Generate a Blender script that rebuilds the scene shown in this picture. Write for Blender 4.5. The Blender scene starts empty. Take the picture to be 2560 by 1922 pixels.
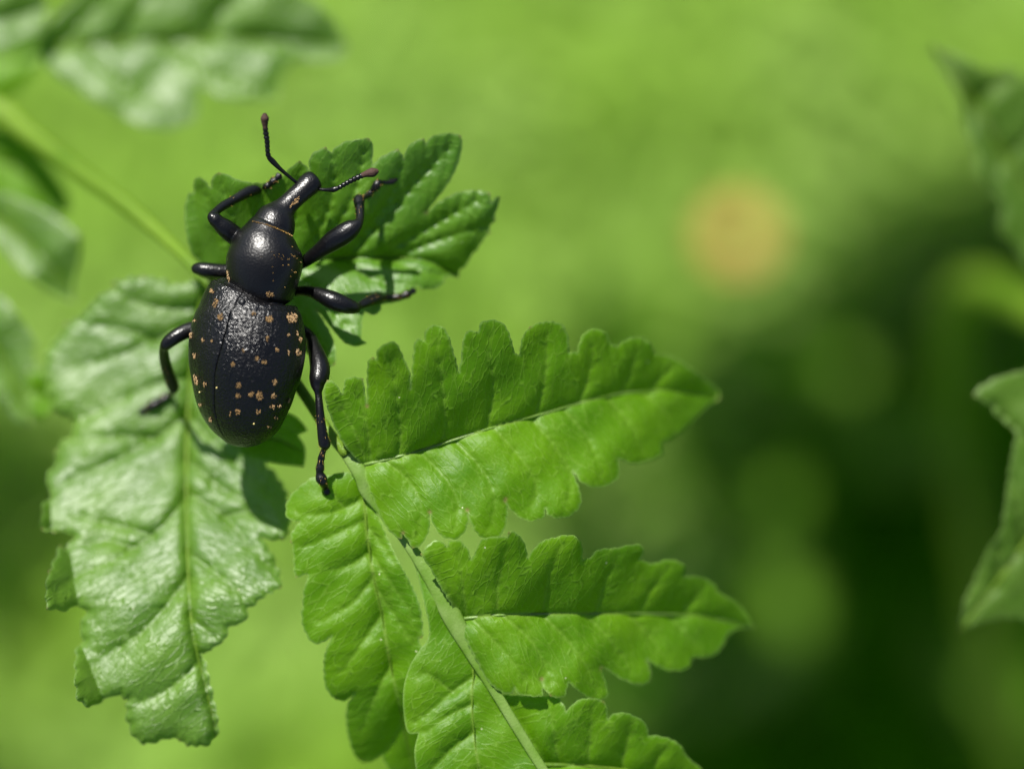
import bpy, bmesh, math, random
import numpy as np
from mathutils import Vector, Matrix
from mathutils.geometry import delaunay_2d_cdt
from mathutils.bvhtree import BVHTree

# ------------------------------------------------------------------ set-up
# 1 scene unit = 1 cm (a beetle of about 1.8 cm).  "Frame" coordinates: x right, y up the
# leaf, z out of the leaf towards the camera; the leaf is tilted by TILT from the horizontal.
sc = bpy.context.scene
sc.unit_settings.system = 'METRIC'
sc.unit_settings.scale_length = 0.01
TILT = math.radians(18)
H = 28.0                       # height of the leaf above the ground
D = 20.0                       # camera to leaf
WF = 6.7                       # width of the field at the leaf
K = WF / 2560.0                # cm per photo pixel at the leaf
FOCUS_Z = 0.55
RM = Matrix.Rotation(TILT, 3, 'X')
RN = np.array(RM)
ORG = np.array([0, 0, H])

def world(fr):
    fr = np.asarray(fr, float)
    return fr @ RN.T + ORG

def P(px, py, z):
    px, py, z = np.broadcast_arrays(np.asarray(px, float), np.asarray(py, float), np.asarray(z, float))
    s = (D - z) / D * K
    return np.stack([(px - 1280) * s, (961 - py) * s, z], -1)

cam = bpy.data.cameras.new('camera')
cam_o = bpy.data.objects.new('camera', cam)
sc.collection.objects.link(cam_o)
cam.sensor_width = 36
cam.lens = 36 * D / WF
cam.clip_start = 0.5
cam.clip_end = 3000
cam_o.location = world([0, 0, D])
cam_o.rotation_euler = (TILT, 0, 0)
cam.dof.use_dof = True
cam.dof.focus_distance = D - FOCUS_Z
cam.dof.aperture_fstop = cam.lens * 1e-3 / (2 * 0.55)
sc.camera = cam_o

SUN_F = Vector((-0.28, 0.70, 0.655)).normalized()
SUN_W = RM @ SUN_F
wd = bpy.data.worlds.new('World')
sc.world = wd
wd.use_nodes = True
wn = wd.node_tree
bg = wn.nodes['Background']
sky = wn.nodes.new('ShaderNodeTexSky')
sky.sky_type = 'NISHITA'
sky.sun_disc = False
sky.sun_elevation = math.asin(SUN_W.z)
sky.sun_rotation = math.atan2(SUN_W.x, SUN_W.y)
bg.inputs[1].default_value = 0.05
wn.links.new(sky.outputs[0], bg.inputs[0])
sun = bpy.data.lights.new('sun', 'SUN')
sun.energy = 5.0
sun.angle = math.radians(0.55)
sun.color = (1.0, 0.965, 0.90)
sun_o = bpy.data.objects.new('sun', sun)
sc.collection.objects.link(sun_o)
sun_o.location = (-30, 30, 90)
sun_o.rotation_euler = SUN_W.to_track_quat('Z', 'Y').to_euler()

sc.render.engine = 'CYCLES'
sc.view_settings.view_transform = 'Standard'
sc.view_settings.look = 'None'
sc.view_settings.exposure = 1.0
sc.view_settings.gamma = 1
sc.view_settings.use_curve_mapping = False
sc.cycles.use_denoising = True
sc.cycles.max_bounces = 8
sc.cycles.transmission_bounces = 6
sc.cycles.sample_clamp_indirect = 4

rng = np.random.default_rng(7)
random.seed(7)

# ------------------------------------------------------------------ helpers
COL = sc.collection.objects
def tag(o, label=None, cat=None, group=None, kind=None):
    for k, v in (('label', label), ('category', cat), ('group', group), ('kind', kind)):
        if v: o[k] = v
    return o

def empty(name, loc, label, cat, group=None):
    o = bpy.data.objects.new(name, None)
    o.empty_display_size = 0.3
    o.location = loc
    COL.link(o)
    return tag(o, label, cat, group)

def root_loc(o):
    while o.parent: o = o.parent
    return np.array(o.location)

def mk(name, vw, faces, mat, parent=None, attrs=None, base=None, smooth=True):
    vw = np.asarray(vw, float)
    off = root_loc(parent) if parent else (np.array(base) if base is not None else np.zeros(3))
    me = bpy.data.meshes.new(name)
    me.from_pydata((vw - off).tolist(), [], [list(map(int, f)) for f in faces])
    if smooth:
        me.polygons.foreach_set('use_smooth', [True] * len(me.polygons))
    if attrs:
        for k, a in attrs.items():
            at = me.attributes.new(k, 'FLOAT', 'POINT')
            at.data.foreach_set('value', np.asarray(a, np.float32))
    me.materials.append(mat)
    me.update()
    o = bpy.data.objects.new(name, me)
    COL.link(o)
    if parent: o.parent = parent
    elif base is not None: o.location = base
    return o

def catmull(pts, n, closed=False):
    pts = np.asarray(pts, float)
    m = len(pts)
    if m < 3 and not closed:
        t = np.linspace(0, 1, n * (m - 1) + 1)[:, None]
        return pts[0] * (1 - t) + pts[-1] * t
    out = []
    segs = m if closed else m - 1
    for i in range(segs):
        p1, p2 = pts[i], pts[(i + 1) % m]
        p0 = pts[(i - 1) % m] if (closed or i > 0) else 2 * p1 - p2
        p3 = pts[(i + 2) % m] if (closed or i + 2 < m) else 2 * p2 - p1
        for k in range(n):
            t = k / n
            out.append(0.5 * ((2 * p1) + (-p0 + p2) * t + (2 * p0 - 5 * p1 + 4 * p2 - p3) * t * t + (-p0 + 3 * p1 - 3 * p2 + p3) * t ** 3))
    if not closed: out.append(pts[-1])
    return np.array(out)

def loft(rings, caps=True):
    """rings: (m, n, 3) -> verts, faces"""
    m, n = rings.shape[:2]
    v = rings.reshape(-1, 3)
    f = []
    for i in range(m - 1):
        for j in range(n):
            k = (j + 1) % n
            f.append((i * n + j, i * n + k, (i + 1) * n + k, (i + 1) * n + j))
    if caps:
        f.append(tuple(range(n - 1, -1, -1)))
        f.append(tuple((m - 1) * n + j for j in range(n)))
    return v, f

def tube(pts, rad, nseg=12, sub=5, flat=1.0, up=(0, 0, 1)):
    """pts (m,3) frame coords, rad (m,) cm -> frame verts, faces"""
    q = catmull(np.column_stack([pts, rad]), sub)
    c, r = q[:, :3], np.maximum(q[:, 3], 1e-4)
    tan = np.gradient(c, axis=0)
    tan /= np.linalg.norm(tan, axis=1)[:, None] + 1e-12
    upv = np.array(up, float)
    rings = []
    a = np.linspace(0, 2 * np.pi, nseg, endpoint=False)
    side = None
    for i in range(len(c)):
        s = np.cross(tan[i], upv)
        if np.linalg.norm(s) < 0.15:
            s = side if side is not None else np.cross(tan[i], [0.3, 1, 0])
        s = s - tan[i] * np.dot(s, tan[i]); s /= np.linalg.norm(s)
        if side is not None and np.dot(s, side) < 0: s = -s
        side = s
        u = np.cross(s, tan[i])
        rings.append(c[i] + r[i] * (np.cos(a)[:, None] * s + flat * np.sin(a)[:, None] * u))
    return loft(np.array(rings))

def merge(parts):
    vs, fs, o = [], [], 0
    for v, f in parts:
        vs.append(np.asarray(v)); fs += [tuple(i + o for i in g) for g in f]; o += len(v)
    return np.concatenate(vs), fs

# ------------------------------------------------------------------ materials
def newmat(name):
    m = bpy.data.materials.new(name); m.use_nodes = True
    nt = m.node_tree; nt.nodes.clear()
    out = nt.nodes.new('ShaderNodeOutputMaterial')
    return m, nt, out

def N(nt, t, **kw):
    n = nt.nodes.new('ShaderNode' + t)
    for k, v in kw.items():
        if k.startswith('i_'): n.inputs[k[2:].replace('_', ' ')].default_value = v
        else: setattr(n, k, v)
    return n

def mixcol(nt, fac, a, b, L):
    n = nt.nodes.new('ShaderNodeMix'); n.data_type = 'RGBA'
    for sock, val in ((n.inputs[0], fac), (n.inputs[6], a), (n.inputs[7], b)):
        if isinstance(val, bpy.types.NodeSocket): L(val, sock)
        elif isinstance(val, (tuple, list)): sock.default_value = (*val, 1) if len(val) == 3 else val
        else: sock.default_value = val
    return n.outputs[2]

def leaf_material(name, dark, light, vein, trans, rough=0.46, tfac=0.38, spec=0.28, net=22.0, bump=0.3):
    m, nt, out = newmat(name); L = nt.links.new
    tc = N(nt, 'TexCoord')
    n1 = N(nt, 'TexNoise'); n1.inputs['Scale'].default_value = 2.2; n1.inputs['Detail'].default_value = 5
    L(tc.outputs['Object'], n1.inputs['Vector'])
    r1 = N(nt, 'ValToRGB'); r1.color_ramp.elements[0].position = 0.35; r1.color_ramp.elements[1].position = 0.68
    L(n1.outputs[0], r1.inputs[0])
    col = mixcol(nt, r1.outputs[0], dark, light, L)
    # fine net of small veins
    nd = N(nt, 'TexNoise'); nd.inputs['Scale'].default_value = 9; nd.inputs['Detail'].default_value = 2
    L(tc.outputs['Object'], nd.inputs['Vector'])
    vm = N(nt, 'VectorMath', operation='SCALE'); vm.inputs['Scale'].default_value = 0.025
    L(nd.outputs['Color'], vm.inputs[0])
    au, ad_ = N(nt, 'Attribute', attribute_name='lu'), N(nt, 'Attribute', attribute_name='ld')
    cx = N(nt, 'CombineXYZ'); L(au.outputs['Fac'], cx.inputs[0]); L(ad_.outputs['Fac'], cx.inputs[1])
    va = N(nt, 'VectorMath', operation='ADD'); L(cx.outputs[0], va.inputs[0]); L(vm.outputs[0], va.inputs[1])
    vo = N(nt, 'TexVoronoi', feature='DISTANCE_TO_EDGE'); vo.inputs['Scale'].default_value = net
    L(va.outputs[0], vo.inputs['Vector'])
    vr = N(nt, 'MapRange'); vr.inputs['From Max'].default_value = 0.07; vr.inputs['To Min'].default_value = 1; vr.inputs['To Max'].default_value = 0
    L(vo.outputs['Distance'], vr.inputs['Value'])
    at = N(nt, 'Attribute', attribute_name='vein')
    vmul = N(nt, 'Math', operation='MULTIPLY'); vmul.inputs[1].default_value = 0.30; L(vr.outputs[0], vmul.inputs[0])
    vmax = N(nt, 'Math', operation='MAXIMUM'); L(vmul.outputs[0], vmax.inputs[0]); L(at.outputs['Fac'], vmax.inputs[1])
    col = mixcol(nt, vmax.outputs[0], col, vein, L)
    vs = N(nt, 'TexVoronoi'); vs.inputs['Scale'].default_value = 7.5
    L(tc.outputs['Object'], vs.inputs['Vector'])
    lt = N(nt, 'Math', operation='LESS_THAN'); lt.inputs[1].default_value = 0.045; L(vs.outputs['Distance'], lt.inputs[0])
    sx = N(nt, 'SeparateColor'); L(vs.outputs['Color'], sx.inputs[0])
    gt = N(nt, 'Math', operation='GREATER_THAN'); gt.inputs[1].default_value = 0.55; L(sx.outputs[0], gt.inputs[0])
    mu = N(nt, 'Math', operation='MULTIPLY'); L(lt.outputs[0], mu.inputs[0]); L(gt.outputs[0], mu.inputs[1])
    col = mixcol(nt, mu.outputs[0], col, (0.55, 0.58, 0.35), L)
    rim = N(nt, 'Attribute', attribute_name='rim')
    col = mixcol(nt, rim.outputs['Fac'], col, (0.30, 0.40, 0.16), L)  # pale margin colour, partly standing in for bright highlights along the edge
    tip = N(nt, 'Attribute', attribute_name='tip')
    col = mixcol(nt, tip.outputs['Fac'], col, (0.20, 0.12, 0.05), L)
    # micro relief of the leaf skin
    n2 = N(nt, 'TexNoise'); n2.inputs['Scale'].default_value = 55; n2.inputs['Detail'].default_value = 3
    L(tc.outputs['Object'], n2.inputs['Vector'])
    n3 = N(nt, 'TexNoise'); n3.inputs['Scale'].default_value = 7; n3.inputs['Detail'].default_value = 2
    L(tc.outputs['Object'], n3.inputs['Vector'])
    b1 = N(nt, 'Bump'); b1.inputs['Strength'].default_value = bump; b1.inputs['Distance'].default_value = 0.006; b1.invert = True
    L(vr.outputs[0], b1.inputs['Height'])
    b2 = N(nt, 'Bump'); b2.inputs['Strength'].default_value = bump; b2.inputs['Distance'].default_value = 0.009
    L(n2.outputs[0], b2.inputs['Height']); L(b1.outputs[0], b2.inputs['Normal'])
    b3 = N(nt, 'Bump'); b3.inputs['Strength'].default_value = bump; b3.inputs['Distance'].default_value = 0.03
    L(n3.outputs[0], b3.inputs['Height']); L(b2.outputs[0], b3.inputs['Normal'])
    pr = N(nt, 'BsdfPrincipled'); L(col, pr.inputs['Base Color'])
    rr = N(nt, 'MapRange'); rr.inputs['To Min'].default_value = rough - 0.07; rr.inputs['To Max'].default_value = rough + 0.1
    L(n3.outputs[0], rr.inputs['Value']); L(rr.outputs[0], pr.inputs['Roughness'])
    pr.inputs['Specular IOR Level'].default_value = spec
    L(b3.outputs[0], pr.inputs['Normal'])
    tr = N(nt, 'BsdfTranslucent'); tcol = mixcol(nt, at.outputs['Fac'], trans, tuple(c * 0.55 for c in trans), L)
    tcol = mixcol(nt, 0.25, tcol, col, L)
    L(tcol, tr.inputs[0]); L(b1.outputs[0], tr.inputs['Normal'])
    mx = N(nt, 'MixShader'); mx.inputs[0].default_value = tfac
    L(pr.outputs[0], mx.inputs[1]); L(tr.outputs[0], mx.inputs[2]); L(mx.outputs[0], out.inputs[0])
    return m

LEAF = leaf_material('leaf_green', (0.057, 0.150, 0.0012), (0.098, 0.215, 0.002), (0.19, 0.31, 0.045), (0.27, 0.58, 0.002))
LEAF_PALE = leaf_material('leaf_pale', (0.060, 0.138, 0.005), (0.098, 0.198, 0.010), (0.12, 0.22, 0.02), (0.26, 0.52, 0.005), rough=0.47, spec=1.0, bump=0.55)
LEAF_GLOSS = leaf_material('leaf_gloss', (0.045, 0.125, 0.002), (0.078, 0.18, 0.003), (0.15, 0.28, 0.03), (0.23, 0.52, 0.003), rough=0.45, spec=0.65, tfac=0.28)
LEAF_DULL = leaf_material('leaf_hairy', (0.05, 0.11, 0.010), (0.08, 0.15, 0.018), (0.16, 0.23, 0.06), (0.18, 0.36, 0.006), rough=0.5, spec=0.25)

def simple_mat(name, col, rough=0.5, spec=0.5, trans=None, tfac=0.3, bump=None, var=None):
    m, nt, out = newmat(name); L = nt.links.new
    tc = N(nt, 'TexCoord')
    pr = N(nt, 'BsdfPrincipled'); pr.inputs['Roughness'].default_value = rough
    pr.inputs['Specular IOR Level'].default_value = spec
    pr.inputs['Base Color'].default_value = (*col, 1)
    if var:
        n1 = N(nt, 'TexNoise'); n1.inputs['Scale'].default_value = var[1]; n1.inputs['Detail'].default_value = 4
        L(tc.outputs['Object'], n1.inputs['Vector'])
        r = N(nt, 'ValToRGB'); r.color_ramp.elements[0].position = 0.35; r.color_ramp.elements[1].position = 0.65
        L(n1.outputs[0], r.inputs[0])
        L(mixcol(nt, r.outputs[0], col, var[0], L), pr.inputs['Base Color'])
    if bump:
        nb = N(nt, 'TexNoise'); nb.inputs['Scale'].default_value = bump[0]; nb.inputs['Detail'].default_value = 3
        L(tc.outputs['Object'], nb.inputs['Vector'])
        b = N(nt, 'Bump'); b.inputs['Strength'].default_value = bump[1]; b.inputs['Distance'].default_value = bump[2]
        L(nb.outputs[0], b.inputs['Height']); L(b.outputs[0], pr.inputs['Normal'])
    if trans:
        tr = N(nt, 'BsdfTranslucent'); tr.inputs[0].default_value = (*trans, 1)
        mx = N(nt, 'MixShader'); mx.inputs[0].default_value = tfac
        L(pr.outputs[0], mx.inputs[1]); L(tr.outputs[0], mx.inputs[2]); L(mx.outputs[0], out.inputs[0])
    else:
        L(pr.outputs[0], out.inputs[0])
    return m

STALK = simple_mat('stalk_green', (0.075, 0.16, 0.004), 0.5, 0.35, (0.3, 0.5, 0.01), 0.3, (60, 0.6, 0.01), ((0.15, 0.25, 0.02), 1.2))
PALE_RIB = simple_mat('pale_rib', (0.11, 0.22, 0.018), 0.4, 0.5, (0.33, 0.55, 0.03), 0.3, (80, 0.5, 0.006), ((0.19, 0.30, 0.07), 6))
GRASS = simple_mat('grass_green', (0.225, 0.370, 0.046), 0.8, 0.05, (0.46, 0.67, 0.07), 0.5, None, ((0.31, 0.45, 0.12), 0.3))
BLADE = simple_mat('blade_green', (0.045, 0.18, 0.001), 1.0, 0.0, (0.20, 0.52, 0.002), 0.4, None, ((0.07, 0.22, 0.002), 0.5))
SEEDLING = simple_mat('seedling_green', (0.10, 0.24, 0.008), 0.8, 0.1, (0.24, 0.5, 0.01), 0.4, None, ((0.15, 0.28, 0.03), 0.8))
SOIL = simple_mat('mossy_soil', (0.03, 0.06, 0.010), 0.9, 0.2, None, 0, (2.0, 0.8, 0.4), ((0.05, 0.09, 0.015), 0.25))
ORANGE = simple_mat('petal_orange', (0.72, 0.36, 0.12), 0.6, 0.3, (0.85, 0.45, 0.14), 0.3)

def chitin(name, rough, scale, strength, dist):
    m, nt, out = newmat(name); L = nt.links.new
    tc = N(nt, 'TexCoord')
    pr = N(nt, 'BsdfPrincipled')
    pr.inputs['Specular IOR Level'].default_value = 0.42
    n0 = N(nt, 'TexNoise'); n0.inputs['Scale'].default_value = 5; n0.inputs['Detail'].default_value = 4
    L(tc.outputs['Object'], n0.inputs['Vector'])
    L(mixcol(nt, n0.outputs[0], (0.0012, 0.0012, 0.0018), (0.004, 0.0036, 0.0036), L), pr.inputs['Base Color'])
    mr = N(nt, 'MapRange'); mr.inputs['To Min'].default_value = rough - 0.08; mr.inputs['To Max'].default_value = rough + 0.10
    L(n0.outputs[0], mr.inputs['Value']); L(mr.outputs[0], pr.inputs['Roughness'])
    vo = N(nt, 'TexVoronoi', feature='SMOOTH_F1'); vo.inputs['Scale'].default_value = scale
    nn = N(nt, 'TexNoise'); nn.inputs['Scale'].default_value = scale * 0.7; nn.inputs['Detail'].default_value = 3
    L(tc.outputs['Object'], vo.inputs['Vector']); L(tc.outputs['Object'], nn.inputs['Vector'])
    ad = N(nt, 'Math', operation='ADD'); L(vo.outputs['Distance'], ad.inputs[0]); L(nn.outputs[0], ad.inputs[1])
    b = N(nt, 'Bump'); b.inputs['Strength'].default_value = strength; b.inputs['Distance'].default_value = dist
    L(ad.outputs[0], b.inputs['Height']); L(b.outputs[0], pr.inputs['Normal'])
    L(pr.outputs[0], out.inputs[0])
    return m
CHITIN = chitin('black_chitin', 0.33, 90, 0.38, 0.004)
ELYTRA = chitin('granular_chitin', 0.27, 90, 0.85, 0.0057)
FLAKE = simple_mat('tan_scales', (0.25, 0.155, 0.062), 0.6, 0.4)
GOLD = simple_mat('golden_bristle', (0.36, 0.21, 0.05), 0.5, 0.4)
CLUB = simple_mat('brown_club', (0.045, 0.022, 0.016), 0.75, 0.3, None, 0, (90, 0.6, 0.01))
EYE = simple_mat('eye_black', (0.01, 0.01, 0.012), 0.2, 0.6)
POLLEN = simple_mat('pollen', (0.75, 0.62, 0.25), 0.6, 0.3)

# ------------------------------------------------------------------ leaflets
def parse(s, ox=0, oy=0, k=1.0):
    """'x,y x,y! ...' -> corner-aware smooth outline ('!' marks a sharp point)"""
    raw = []
    for t in s.split():
        c = t.endswith('!'); x, y = t.rstrip('!').split(',')
        raw.append((ox + k * float(x), oy + k * float(y), c))
    n = len(raw)
    start = next((i for i, r in enumerate(raw) if r[2]), 0)
    raw = raw[start:] + raw[:start]
    out, run = [], [raw[0]]
    for i in range(1, n + 1):
        r = raw[i % n]
        run.append(r)
        if r[2] or i == n:
            pts = np.array([(a, b) for a, b, _ in run])
            seg = catmull(pts, 6) if len(pts) > 2 else pts
            out.append(seg[:-1])
            run = [r]
    o = np.concatenate(out)
    # resample to even steps, keep the sharp points approx.
    q = [o[0]]
    for p in o[1:]:
        if np.hypot(*(p - q[-1])) > 2.5: q.append(p)
    if np.hypot(*(q[-1] - q[0])) < 2.5: q.pop()
    return np.array(q)

def serrate(o, amp, wl, seed=0):
    """small forward-pointing teeth of uneven size along an outline"""
    r = np.random.default_rng(500 + seed)
    q = []
    for a, b in zip(o, np.roll(o, -1, 0)):
        n_ = max(1, int(np.hypot(*(b - a)) / 3.2))
        q += [a + (b - a) * k / n_ for k in range(n_)]
    q = np.array(q)
    ln = np.r_[0, np.cumsum(np.hypot(*np.diff(q, axis=0).T))]
    cuts = [0.0]
    while cuts[-1] < ln[-1]: cuts.append(cuts[-1] + wl * r.uniform(0.6, 1.5))
    cuts = np.array(cuts); am = amp * r.uniform(0.4, 1.3, len(cuts))
    i = np.clip(np.searchsorted(cuts, ln, side='right') - 1, 0, len(cuts) - 2)
    fr = (ln - cuts[i]) / (cuts[i + 1] - cuts[i])
    tg = np.roll(q, -1, 0) - np.roll(q, 1, 0); tg /= np.hypot(*tg.T)[:, None] + 1e-9
    ori = np.sign(np.sum(q[:, 0] * np.roll(q[:, 1], -1) - np.roll(q[:, 0], -1) * q[:, 1]))
    nrm = np.stack([tg[:, 1], -tg[:, 0]], -1) * ori
    off = am[i] * (np.sin(np.pi * np.clip(fr, 0, 1) ** 1.6) - 0.45)
    out = q + nrm * off[:, None]
    return out

def polydist(p, line):
    """distance from points p (n,2) to a polyline, arclength fraction and sign of the side"""
    line = np.asarray(line, float)
    best = np.full(len(p), 1e9); tt = np.zeros(len(p)); sg = np.zeros(len(p))
    seg = line[1:] - line[:-1]; ln = np.hypot(*seg.T); cum = np.r_[0, np.cumsum(ln)]
    for i in range(len(seg)):
        d = p - line[i]
        u = np.clip((d @ seg[i]) / max(ln[i] ** 2, 1e-9), 0, 1)
        e = d - u[:, None] * seg[i]
        dist = np.hypot(*e.T)
        b = dist < best
        best[b] = dist[b]; tt[b] = (cum[i] + u[b] * ln[i]) / cum[-1]
        sg[b] = np.sign(seg[i][0] * d[b][:, 1] - seg[i][1] * d[b][:, 0])
    return best, tt, sg

LEAF_BVH = []
def point_in(poly, pts):
    x, y = pts[:, 0], pts[:, 1]
    ins = np.zeros(len(pts), bool)
    px, py = poly[:, 0], poly[:, 1]
    j = len(poly) - 1
    for i in range(len(poly)):
        c = ((py[i] > y) != (py[j] > y)) & (x < (px[j] - px[i]) * (y - py[i]) / (py[j] - py[i] + 1e-12) + px[i])
        ins ^= c; j = i
    return ins

def leaflet(parent, mat, outline, mid, zmid, slope_a, slope_b, veins=(), name='leaflet', step=5.5,
            furrow=0.045, fw=20.0, midf=0.05, edge=0.018, edge_w=14.0, tert=True, wav=0.016, curve=(0.0, 0.0), seed=0, mid_r=5.0, mid_mat=None, label=None, folds=()):
    """outline/mid/veins in photo pixels; zmid heights (cm) along the midrib; slope_a: side
    sign +1 (image-below for a rightward midrib), slope_b: sign -1."""
    r = np.random.default_rng(100 + seed)
    mn, mx = outline.min(0), outline.max(0)
    gx = np.arange(mn[0], mx[0], step); gy = np.arange(mn[1], mx[1], step * 0.866)
    X, Y = np.meshgrid(gx, gy)
    X = X + (np.arange(len(gy)) % 2)[:, None] * step * 0.5
    g = np.column_stack([X.ravel(), Y.ravel()]) + r.uniform(-0.8, 0.8, (X.size, 2))
    g = g[point_in(outline, g)]
    db, _, _ = polydist(g, np.vstack([outline, outline[:1]]))
    g = g[db > step * 0.55]
    allp = np.vstack([outline, g])
    nb = len(outline)
    res = delaunay_2d_cdt([Vector(p) for p in allp], [(i, (i + 1) % nb) for i in range(nb)], [], 1, 1e-4)
    p = np.array([(v.x, v.y) for v in res[0]])
    tris = [tuple(f) for f in res[2]]
    # heights
    mid = catmull(mid, 6)
    d, t, s = polydist(p, mid)
    zz = np.interp(t, np.linspace(0, 1, len(zmid)), zmid)
    dc = d * K
    ease = 0.55 + 0.45 * np.clip(t / 0.14, 0, 1)
    z = zz + ease * np.where(s > 0, np.interp(t, [0, 1], np.broadcast_to(slope_a, 2)), np.interp(t, [0, 1], np.broadcast_to(slope_b, 2))) * dc + np.where(s > 0, curve[0], curve[1]) * dc * dc
    z -= midf * np.exp(-(d / (fw * 0.9)))
    vein = 0.85 * np.exp(-(d / (5.0 * (1.25 - t))) ** 2)
    for ve in veins:
        ve = np.asarray(ve, float)
        if len(ve) == 1:          # only the end given: spring from the midrib further towards the base
            dd, te, _ = polydist(ve, mid)
            ts = max(te[0] - 0.45 * dd[0] / np.hypot(*(mid[-1] - mid[0])), 0.02)
            cs = np.linspace(0, 1, len(mid))
            st = np.array([np.interp(ts, cs, mid[:, 0]), np.interp(ts, cs, mid[:, 1])])
            md = 0.5 * (st + ve[0]) + 0.10 * (mid[-1] - mid[0]) / np.hypot(*(mid[-1] - mid[0])) * -dd[0]
            ve = np.array([st, md, ve[0]])
        dv, tv, _ = polydist(p, catmull(ve, 5))
        fade = np.clip(1.15 - tv, 0.1, 1)
        z -= furrow * fade * np.exp(-np.sqrt(dv * dv + 9) / fw)
        vein = np.maximum(vein, 0.5 * fade * np.exp(-(dv / 3.2) ** 2))
        if tert:
            cv = catmull(ve, 5); tl = np.gradient(cv, axis=0); ln_ = np.hypot(*np.diff(cv, axis=0).T).sum()
            nt_ = int(ln_ / 34)
            for q_ in range(1, nt_ + 1):
                for sd in (-1, 1):
                    i_ = min(int((q_ + 0.5 * (sd > 0) + r.uniform(-.2, .2)) / (nt_ + 1) * (len(cv) - 1)), len(cv) - 1)
                    a0 = math.atan2(tl[i_][1], tl[i_][0]) + sd * r.uniform(0.65, 0.95)
                    l_ = r.uniform(38, 62) * (1 - 0.35 * q_ / (nt_ + 1))
                    a1 = a0 - sd * r.uniform(0.1, 0.5)
                    m1 = cv[i_] + 0.5 * l_ * np.array([math.cos(a0), math.sin(a0)])
                    e1 = m1 + 0.5 * l_ * np.array([math.cos(a1), math.sin(a1)])
                    near = np.abs(p - m1).max(1) < l_ + 30
                    d3, t3, _ = polydist(p[near], np.array([cv[i_], m1, e1]))
                    f3 = np.clip(1.05 - t3, 0, 1)
                    z[near] -= 0.30 * furrow * f3 * np.exp(-np.sqrt(d3 * d3 + 4) / (fw * 0.5))
                    vein[near] = np.maximum(vein[near], 0.30 * f3 * np.exp(-(d3 / 2.6) ** 2))
    be, _, _ = polydist(p, np.vstack([outline, outline[:1]]))
    z -= edge * np.exp(-be / edge_w)
    for (ax, ay, bx_, by_, sl) in folds:      # lobes bent up along a crease
        e = np.array([bx_ - ax, by_ - ay]); le = np.hypot(*e); dd = p - [ax, ay]
        u = dd @ e / le ** 2; side_ = (e[0] * dd[:, 1] - e[1] * dd[:, 0]) / le
        w_ = np.clip(1 - np.abs(u - 0.5) * 1.2, 0, 1) ** 0.3 * (np.abs(u - 0.5) < 0.83)
        z += sl * np.clip(side_, 0, 80) * K * w_
    ph = r.uniform(0, 6.28, 4)
    z += wav * (np.sin(p[:, 0] / 47 + ph[0]) * np.cos(p[:, 1] / 53 + ph[1]) + 0.5 * np.sin((p[:, 0] + p[:, 1]) / 27 + ph[2]))
    rim_glint = 0.34 * np.exp(-(be / 2.6) ** 2)
    e_in = outline - np.roll(outline, 1, 0); e_out = np.roll(outline, -1, 0) - outline
    crs = e_in[:, 0] * e_out[:, 1] - e_in[:, 1] * e_out[:, 0]
    ang = np.arctan2(crs, (e_in * e_out).sum(1))
    ori = np.sign(np.sum(outline[:, 0] * np.roll(outline[:, 1], -1) - np.roll(outline[:, 0], -1) * outline[:, 1]))
    tips = outline[ang * ori > 0.75]
    tipv = np.zeros(len(p))
    for tp_ in tips: tipv = np.maximum(tipv, 0.85 * np.exp(-(np.hypot(*(p - tp_).T) / 5.0) ** 2))
    w = world(P(p[:, 0], p[:, 1], z))
    lm = np.hypot(*np.diff(mid, axis=0).T).sum() * K
    o = mk(name, w, tris, mat, parent, {'vein': vein, 'lu': t * lm - 0.5 * dc, 'ld': dc * s * 0.30, 'rim': rim_glint, 'tip': tipv})
    bv = BVHTree.FromPolygons([Vector(v) for v in w], tris)
    LEAF_BVH.append(bv)
    # raised midrib as a part of the leaflet
    if mid_r > 0:
        ms = mid[::2]
        camw = Vector(world([0, 0, D]))
        pts, rad = [], []
        for i, q in enumerate(ms):
            tgt = Vector(world(P(q[0], q[1], 0.0)))
            h = bv.ray_cast(camw, (tgt - camw).normalized())
            if h[0] is None: continue
            fr = (np.array(h[0]) - ORG) @ RN
            fr[2] += mid_r * K * 0.6
            pts.append(fr); rad.append(mid_r * K * (1.05 - i / len(ms)) + 0.0015)
        if len(pts) > 3:
            pts = np.array(pts)
            for _ in range(3): pts[1:-1] = (pts[:-2] + 2 * pts[1:-1] + pts[2:]) / 4
            v, f = tube(pts, np.array(rad), 8, 2)
            mk('midrib', world(v), f, mid_mat or STALK, o)
    if label: o['label'] = label
    return o

# =================================================================== ground and meadow
def ground_h(x, y):
    return 1.2 * np.sin(x / 9.0 + 1) * np.cos(y / 11.0) + 0.6 * np.sin(x / 3.7) * np.sin(y / 4.3 + 2)
gs = np.concatenate([-np.geomspace(2000, 45, 16), np.linspace(-42, 42, 61), np.geomspace(45, 2000, 16)])
GX, GY = np.meshgrid(gs, gs)
GZ = ground_h(GX, GY) * np.exp(-(np.hypot(GX, GY) / 300) ** 2)
n = len(gs)
gf = [(i * n + j, i * n + j + 1, (i + 1) * n + j + 1, (i + 1) * n + j) for i in range(n - 1) for j in range(n - 1)]
tag(mk('ground', np.column_stack([GX.ravel(), GY.ravel(), GZ.ravel()]), gf, SOIL), kind='structure')

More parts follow.
